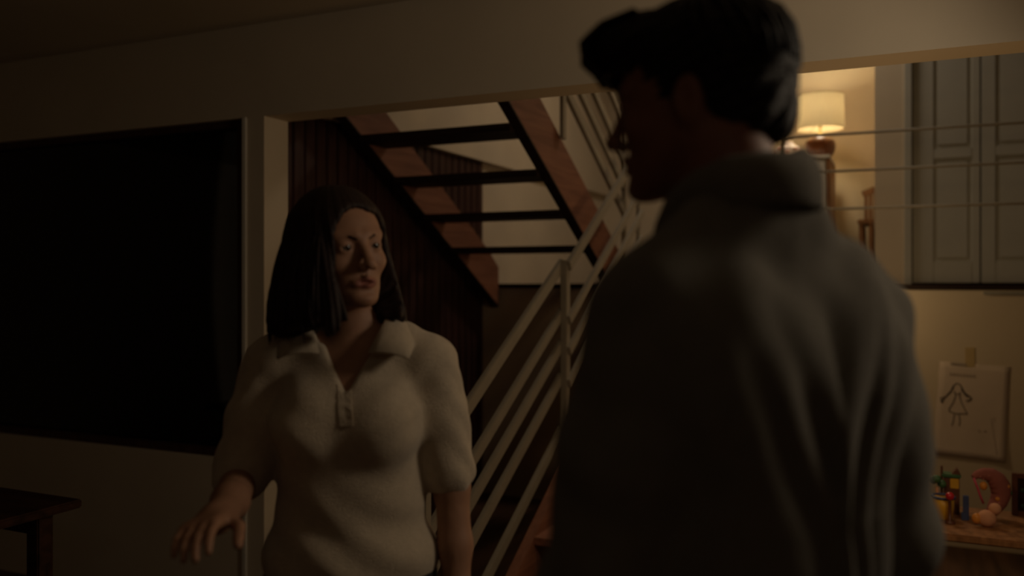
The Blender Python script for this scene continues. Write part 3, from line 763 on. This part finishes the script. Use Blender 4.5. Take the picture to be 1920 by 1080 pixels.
P = P+N*f[:, None]; 
po = vobj('polo_shirt', P, Q, 'knit', wm)
# collar: two turned-down leaves with a pointed front corner, and the placket
def collar(name, rootmesh, m, ring, th=.006):
    """ring: list of (inner point on the stand, outer point of the fall); solid strip with thickness"""
    b = bmesh.new(); n = len(ring); K = 6
    top, bot = [], []
    for i in range(n):
        a, c = [Vector(q) for q in ring[i]]; ra, rb_ = [], []
        for k in range(K+1):
            t = k/K; p = a.lerp(c, t); nrm = Vector((p.x*.8, p.y+.0, .06)).normalized(); bulge = .012*math.sin(t*math.pi)
            ra.append(b.verts.new(p+nrm*(bulge+th))); rb_.append(b.verts.new(p+nrm*(bulge*.9)))
        top.append(ra); bot.append(rb_)
    for i in range(n-1):
        for k in range(K):
            b.faces.new((top[i][k], top[i+1][k], top[i+1][k+1], top[i][k+1])); b.faces.new((bot[i][k], bot[i][k+1], bot[i+1][k+1], bot[i+1][k]))
        b.faces.new((top[i][0], bot[i][0], bot[i+1][0], top[i+1][0])); b.faces.new((top[i][K], top[i+1][K], bot[i+1][K], bot[i][K]))
    for k in range(K):
        b.faces.new((top[0][k], top[0][k+1], bot[0][k+1], bot[0][k])); b.faces.new((top[-1][k], bot[-1][k], bot[-1][k+1], top[-1][k+1]))
    bmesh.ops.recalc_face_normals(b, faces=b.faces)
    me = bpy.data.meshes.new(name); b.to_mesh(me); b.free()
    for p in me.polygons: p.use_smooth = True
    return link(name, me, m, rootmesh)
for s in (-1, 1):
    collar('collar', po, 'knit', [((0, .078, 1.432), (0, .122, 1.385)), ((s*.04, .068, 1.432), (s*.066, .104, 1.388)), ((s*.065, .035, 1.430), (s*.108, .055, 1.392)),
        ((s*.074, -.005, 1.424), (s*.126, .000, 1.382)), ((s*.066, -.045, 1.402), (s*.134, -.052, 1.366)), ((s*.047, -.090, 1.356), (s*.126, -.096, 1.345))], .005)
b = B()
def shirt_y(x_, z_): return P[np.argmin((P[:, 0]-x_)**2+(P[:, 2]-z_)**2+(P[:, 1] > 0)*1.0), 1]
rows = []
for k in range(9):
    z_ = 1.296-.076*k/8; xc_ = .002+.010*k/8
    rows.append([[b.verts.new((xc_+o_, shirt_y(xc_+o_, z_)-d_, z_)) for o_ in (-.013, 0, .013)] for d_ in (.0032, -.003)])
for r0, r1 in zip(rows, rows[1:]):
    for q in range(2):
        b.faces.new((r0[0][q], r1[0][q], r1[0][q+1], r0[0][q+1])); b.faces.new((r0[1][q], r0[1][q+1], r1[1][q+1], r1[1][q]))
    for q in (0, 2): b.faces.new((r0[0][q], r0[1][q], r1[1][q], r1[0][q]))
for r in (rows[0], rows[-1]):
    for q in range(2): b.faces.new((r[0][q], r[0][q+1], r[1][q+1], r[1][q]))
bmesh.ops.recalc_face_normals(b, faces=b.faces)
me = bpy.data.meshes.new('placket'); b.to_mesh(me); b.free(); link('placket', me, 'knit', po)
# trousers, shoes
xs = axis(-.24, .24, .010); ys = axis(-.19, .16, .010); zs = axis(.05, 1.04, .012); V = Vol(xs, ys, zs)
V.ell((0, .012, .93), (.166, .118, .12), .03)
for s in (-1, 1): V.chain([(s*.085, .01, .88), (s*.090, -.005, .48), (s*.092, .025, .08)], [.095, .072, .066], .03)
P, Q = V.mesh(); P = relax(P, Q, 2); vobj('trousers', P, Q, 'jeans', wm)
def shoes(root, x0, yaw=0, sc=1.0):
    for s in (-1, 1):
        V = Vol(axis(-.2, .2, .008), axis(-.26*sc, .14, .008), axis(0-.02, .16, .008))
        V.chain([(s*x0, .055, .048), (s*(x0+.008), -.08*sc, .044), (s*(x0+.012), -.165*sc, .034)], [.046, .042, .034], .02); V.cap((s*x0, .03, .06), (s*x0, .03, .12), .05, .046, .02)
        X, Y, Z = V.xs[:, None, None], V.ys[None, :, None], V.zs[None, None, :]; V.F = np.maximum(V.F, np.broadcast_to(.002-Z, V.F.shape))
        P, Q = V.mesh(); P = relax(P, Q, 2); P[:, 2] = np.maximum(P[:, 2], 0.0); vobj('shoe', P, Q, 'shoe', root)
shoes(wm, .09)
# bob hair
xs = axis(-.21, .19, .0036); ys = axis(-.20, .20, .0036); zs = axis(1.33, 1.73, .0036); V = Vol(xs, ys, zs)
h = Head(V, HO, R(36), R(-3), R(-5), .25)
h.ell((0, .02, .044), (.090, .108, .090), .02)
t = np.clip((.06-h.Z)/.22, 0, 1.1)
t = t*(1.18-.36*t*t); rx, ry = .090+.058*t, .100+.050*t; hx = h.X+.020*t
ang = np.arctan2(h.X, -(h.Y-.02))
sk = (np.sqrt((hx/rx)**2+((h.Y-.018)/ry)**2)-1)*.11
jag = .009*np.sin(ang*7)+.005*np.sin(ang*19+1)+.004*np.sin(ang*43)
sk = smax(smax(sk, h.Z-.07, .04), -(h.Z+.158+.004*jag/.004*1.0-.02*np.clip(-h.X*6, -1, 1)*.5), .014)
h.D = smin(h.D, sk, .03)
h.ell((.003, -.112, -.013), (.0605, .100, .094), .010, True)
h.ell((.050, -.085, -.045), (.056, .082, .112), .014, True)
h.cap((.004, -.10, -.06), (.012, -.085, -.24), .060, .062, .02, True)
h.cap((0, .0, -.12), (.0, .0, -.30), .058, .062, .02, True)
h.cap((.004, -.13, .13), (.004, .06, .146), .006, .006, .012, True)   # centre parting
h.put(0)
P, Q = V.mesh(); P = relax(P, Q, 2, .5); N = normals(P, Q); L = h.loc(P)
a = np.arctan2(L[:, 0], -(L[:, 1]-.02))
st_ = .0026*np.sin(a*34+3*np.sin(L[:, 2]*17)+2*np.sin(a*5))+.0018*np.sin(a*71+5*np.sin(L[:, 2]*11))
P = P+N*(st_*np.clip(.75-L[:, 2]*7, .12, 1))[:, None]
hw = vobj('hair', P, Q, 'hair_w', wm)
b = B(); rs = random.Random(3)
for k in range(70):   # loose locks down the sides and back
    a0 = rs.uniform(-2.9, -.72) if k % 3 else rs.uniform(1.25, 2.9); p = []
    lean = rs.uniform(-.08, .08); ln = rs.uniform(.125, .180); z0 = rs.uniform(.02, .07)
    for q in range(9):
        tt_ = q/8; z_ = z0-(ln+z0)*tt_; tq = min(1, max(0, (.06-z_)/.22)); rr_ = 1.0+.012*math.sin(q+k)
        a_ = a0+lean*tt_; tq *= 1.18-.36*tq*tq; p.append(Vector(h.out(((.091+.058*tq)*math.sin(a_)*rr_-.020*tq, .018-(.101+.050*tq)*math.cos(a_)*rr_, z_))))
    tube(b, p, [.001, .003, .0035, .0035, .0035, .003, .003, .002, .0008], 5)
me = bpy.data.meshes.new('hair_lock'); b.to_mesh(me); b.free()
for p_ in me.polygons: p_.use_smooth = True
o = link('hair_locks', me, 'hair_w', hw); o['kind'] = 'stuff'

# ================================================================== the man
mx, md = .29, 1.085
ML = Vector((math.cos(YAW)*mx-math.sin(YAW)*md, math.sin(YAW)*mx+math.cos(YAW)*md, 0)); MF = R(210)
mn = empty('person', (ML.x, ML.y, 0), YAW+MF, 'dark-haired man in grey-green shirt seen from behind, head turned toward the woman', 'person')
hc = np.array([.2366-mx, 1.127-md]); ca, sa = math.cos(-MF), math.sin(-MF)
MH = (ca*hc[0]-sa*hc[1], sa*hc[0]+ca*hc[1], 1.728)
xs = axis(-.36, .36, .009, ((-.12, .13, .004),)); ys = axis(-.30, .20, .009, ((-.20, .08, .004),)); zs = axis(-.005, 1.87, .011, ((1.57, 1.87, .004), (.70, .92, .006)))
V = Vol(xs, ys, zs)
def man_torso(V, e=0.0):
    V.ell((0, .01, .98), (.165+e, .12+e, .14+e), .03); V.ell((0, .0, 1.15), (.155+e, .108+e, .16), .04)
    V.ell((0, .0, 1.34), (.172+e, .118+e, .19), .04); V.cap((-.160, .008, 1.468), (.135, .008, 1.462), .055+e, None, .05)
    for s in (-1, 1):
        V.cap((s*.145, .015, 1.478), (s*.04, .015, 1.56), .045+e, .045+e, .03)
        V.ell((s*.085, .075, 1.38), (.085+e, .05+e, .11+e), .04)
man_torso(V)
V.cap((0, .015, 1.50), (MH[0]*.8, MH[1]+.045, 1.66), .065, .060, .03)
S0 = {-1: (-.192, .01, 1.448), 1: (.163, .01, 1.445)}; E0 = {-1: (-.232, .03, 1.15), 1: (.225, .0, 1.15)}; W0 = {-1: (-.235, -.06, .89), 1: (.26, -.09, .90)}
for s in (-1, 1):
    V.chain([S0[s], E0[s], W0[s]], [.056, .043, .028], .02); hand(V, W0[s], (0, -.15, -1), (-s, 0, 0), 1, .5)
    V.chain([(s*.09, .01, .92), (s*.10, -.005, .50), (s*.10, .03, .09)], [.09, .06, .042], .03); V.chain([(s*.10, .04, .05), (s*.11, -.16, .03)], [.042, .03], .03)
H = Head(V, MH, R(33), R(3), R(0), .2); face(H, True, .003); H.put(.025)
P, Q = V.mesh(); P = relax(P, Q, 2, .35)
mbody = vobj('body', P, Q, 'skin_man', mn); setattr_(mbody, 'lip', lipmask(H, P)); eyes(H, mbody, (0, -1, 0))
xs = axis(-.36, .36, .007); ys = axis(-.22, .20, .007); zs = axis(.84, 1.63, .007); V = Vol(xs, ys, zs)
man_torso(V, .016); V.cap((0, .012, 1.46), (0, .0, 1.60), .078, .071, .03); V.ell((0, .005, 1.0), (.19, .14, .16), .05); V.ell((0, .01, 1.2), (.18, .132, .2), .05)
for s in (-1, 1):
    a, e, wq = [np.array(q) for q in (S0[s], E0[s], W0[s])]
    V.chain([tuple(a), tuple(a+(e-a)*.5), tuple(e), tuple(e+(wq-e)*.8)], [.070, .070, .062, .05], .03)
X, Y, Z = xs[:, None, None], ys[None, :, None], zs[None, None, :]
V.F = np.maximum(V.F, np.broadcast_to(.88-Z, V.F.shape))
nk = sd_ell(X, Y+.01, Z*0, (0, 0, 0), (.066, .070, 1)); V.F = smax(V.F, -np.maximum(nk, 1.568-Z+.9*np.minimum(Y+.01, 0)), .006).astype(np.float32)
P, Q = V.mesh(); P = relax(P, Q, 3, .5); N = normals(P, Q); x, y, z = P.T
bk = np.clip(N[:, 1]*1.6, 0, 1)
wv = 1.0*np.sin(z*7+1)*.03
dr_ = np.clip((1.50-z)*4, 0, 1)
u = x+.35*np.clip(1.47-z, 0, .25)*np.sign(-x)*(-1)
fold = lambda u0, w_, a_: -a_*np.exp(-((u-u0+wv)/w_)**2)
f = bk*dr_*(fold(-.125, .013, .016)+fold(-.085, .016, -.010)+fold(-.045, .016, .018)+fold(-.165, .012, .010)+fold(.01, .02, -.008)+fold(.05, .018, .014)+fold(.11, .02, .010)+fold(-.20, .01, -.006))
f += .0055*np.sin((x*.7+z*.7)*62+2*np.sin(x*11))*np.clip((z-1.36)*7, 0, 1)*np.clip(np.abs(x)*8, 0, 1)*np.clip(N[:, 1]+.6, 0, 1)
f += .0025*np.sin((z+.7*y+.4*x)*58+np.sin(z*15))*np.clip((np.abs(x)-.19)*14, 0, 1)
P = P+N*f[:, None]; ms = vobj('shirt', P, Q, 'shirt', mn)
collar('collar', ms, 'shirt', [((s_*rx_*.88, y_*.92, z_+.050+.010*(s_ < 0)), (s_*rx_*1.08, y_*1.2+(.004), z_-.012)) for s_, rx_, y_, z_ in
    ((-1, .055, -.085, 1.545), (-1, .076, -.045, 1.568), (-1, .080, -.005, 1.583), (-1, .068, .040, 1.592), (-1, .036, .066, 1.597), (1, .0, .073, 1.598), (1, .036, .066, 1.597), (1, .068, .040, 1.592), (1, .080, -.005, 1.583), (1, .076, -.045, 1.568), (1, .055, -.085, 1.545))], .005)
xs = axis(-.25, .25, .011); ys = axis(-.19, .17, .011); zs = axis(.05, 1.08, .013); V = Vol(xs, ys, zs)
V.ell((0, .01, .97), (.172, .126, .12), .03)
for s in (-1, 1): V.chain([(s*.09, .01, .92), (s*.10, -.005, .50), (s*.10, .03, .08)], [.102, .080, .072], .03)
P, Q = V.mesh(); P = relax(P, Q, 2); vobj('trousers', P, Q, 'jeans', mn); shoes(mn, .10, 0, 1.1)
# short hair with a forward fringe
xs = axis(-.17, .22, .0042); ys = axis(-.26, .14, .0042); zs = axis(1.60, 1.89, .0042); V = Vol(xs, ys, zs)
h = Head(V, MH, R(33), R(3), R(0), .22)
h.ell((0, .026, .044), (.087, .106, .094), .02); h.ell((0, -.06, .082), (.074, .078, .042), .025); h.ell((.0, -.090, .074), (.054, .030, .024), .02)
h.ell((0, .05, -.02), (.072, .075, .07), .02)
h.ell((0, -.122, -.012), (.080, .100, .068), .012, True); h.ell((0, -.06, -.085), (.12, .085, .065), .012, True)
for s in (-1, 1): h.ell((s*.088, .008, -.012), (.03, .024, .036), .008, True)
h.D = smax(h.D, -(h.Z+.052+.012*np.cos(h.X*18)), .012)
h.put(0)
P, Q = V.mesh(); P = relax(P, Q, 1, .5); N = normals(P, Q); L = h.loc(P); a = np.arctan2(L[:, 0], L[:, 2]-.02)
P = P+N*(.002*np.sin(a*30+9*np.sin(L[:, 1]*14))+.002*np.sin(L[:, 1]*120+a*9))[:, None]
hm = vobj('hair', P, Q, 'hair', mn)
b = B(); rs = random.Random(11)
for k in range(26):   # locks of the fringe falling over the forehead
    x_ = -.058+.116*k/25+rs.uniform(-.004, .004); e_ = rs.uniform(-.012, .012); q_ = rs.uniform(0, .022)
    pts_ = [(x_, -.055, .118), (x_*1.03, -.098, .106), (x_*1.06+e_*.4, -.124-q_*.3, .086), (x_*1.08+e_, -.126, .058+q_*.5), (x_*1.08+e_*1.5, -.116+abs(x_)*.25, .030+q_)]
    pp_ = []
    for a_, c_ in zip(pts_, pts_[1:]): pp_ += [Vector(h.out(tuple(np.array(a_)+(np.array(c_)-np.array(a_))*t_/3))) for t_ in range(3)]
    pp_.append(Vector(h.out(pts_[-1]))); n_ = len(pp_)
    tube(b, pp_, [.002+.005*math.sin(math.pi*(i_+.6)/(n_+.6)) for i_ in range(n_)], 6)
for k in range(40):   # short locks at the crown and the back
    a0 = rs.uniform(.4, 5.9); pts_ = []
    for q in range(6):
        el = 1.15-.26*q+rs.uniform(-.03, .03); r_ = 1.01+.012*math.sin(q*2+k)
        pts_.append(Vector(h.out((.088*r_*math.cos(el)*math.sin(a0+q*.06), .026-.107*r_*math.cos(el)*math.cos(a0+q*.06), .046+.094*r_*math.sin(el)))))
    tube(b, pts_, [.001, .004, .005, .0045, .003, .0008], 5)
me = bpy.data.meshes.new('hair_lock'); b.to_mesh(me); b.free()
for p_ in me.polygons: p_.use_smooth = True
o = link('hair_locks', me, 'hair', hm); o['kind'] = 'stuff'
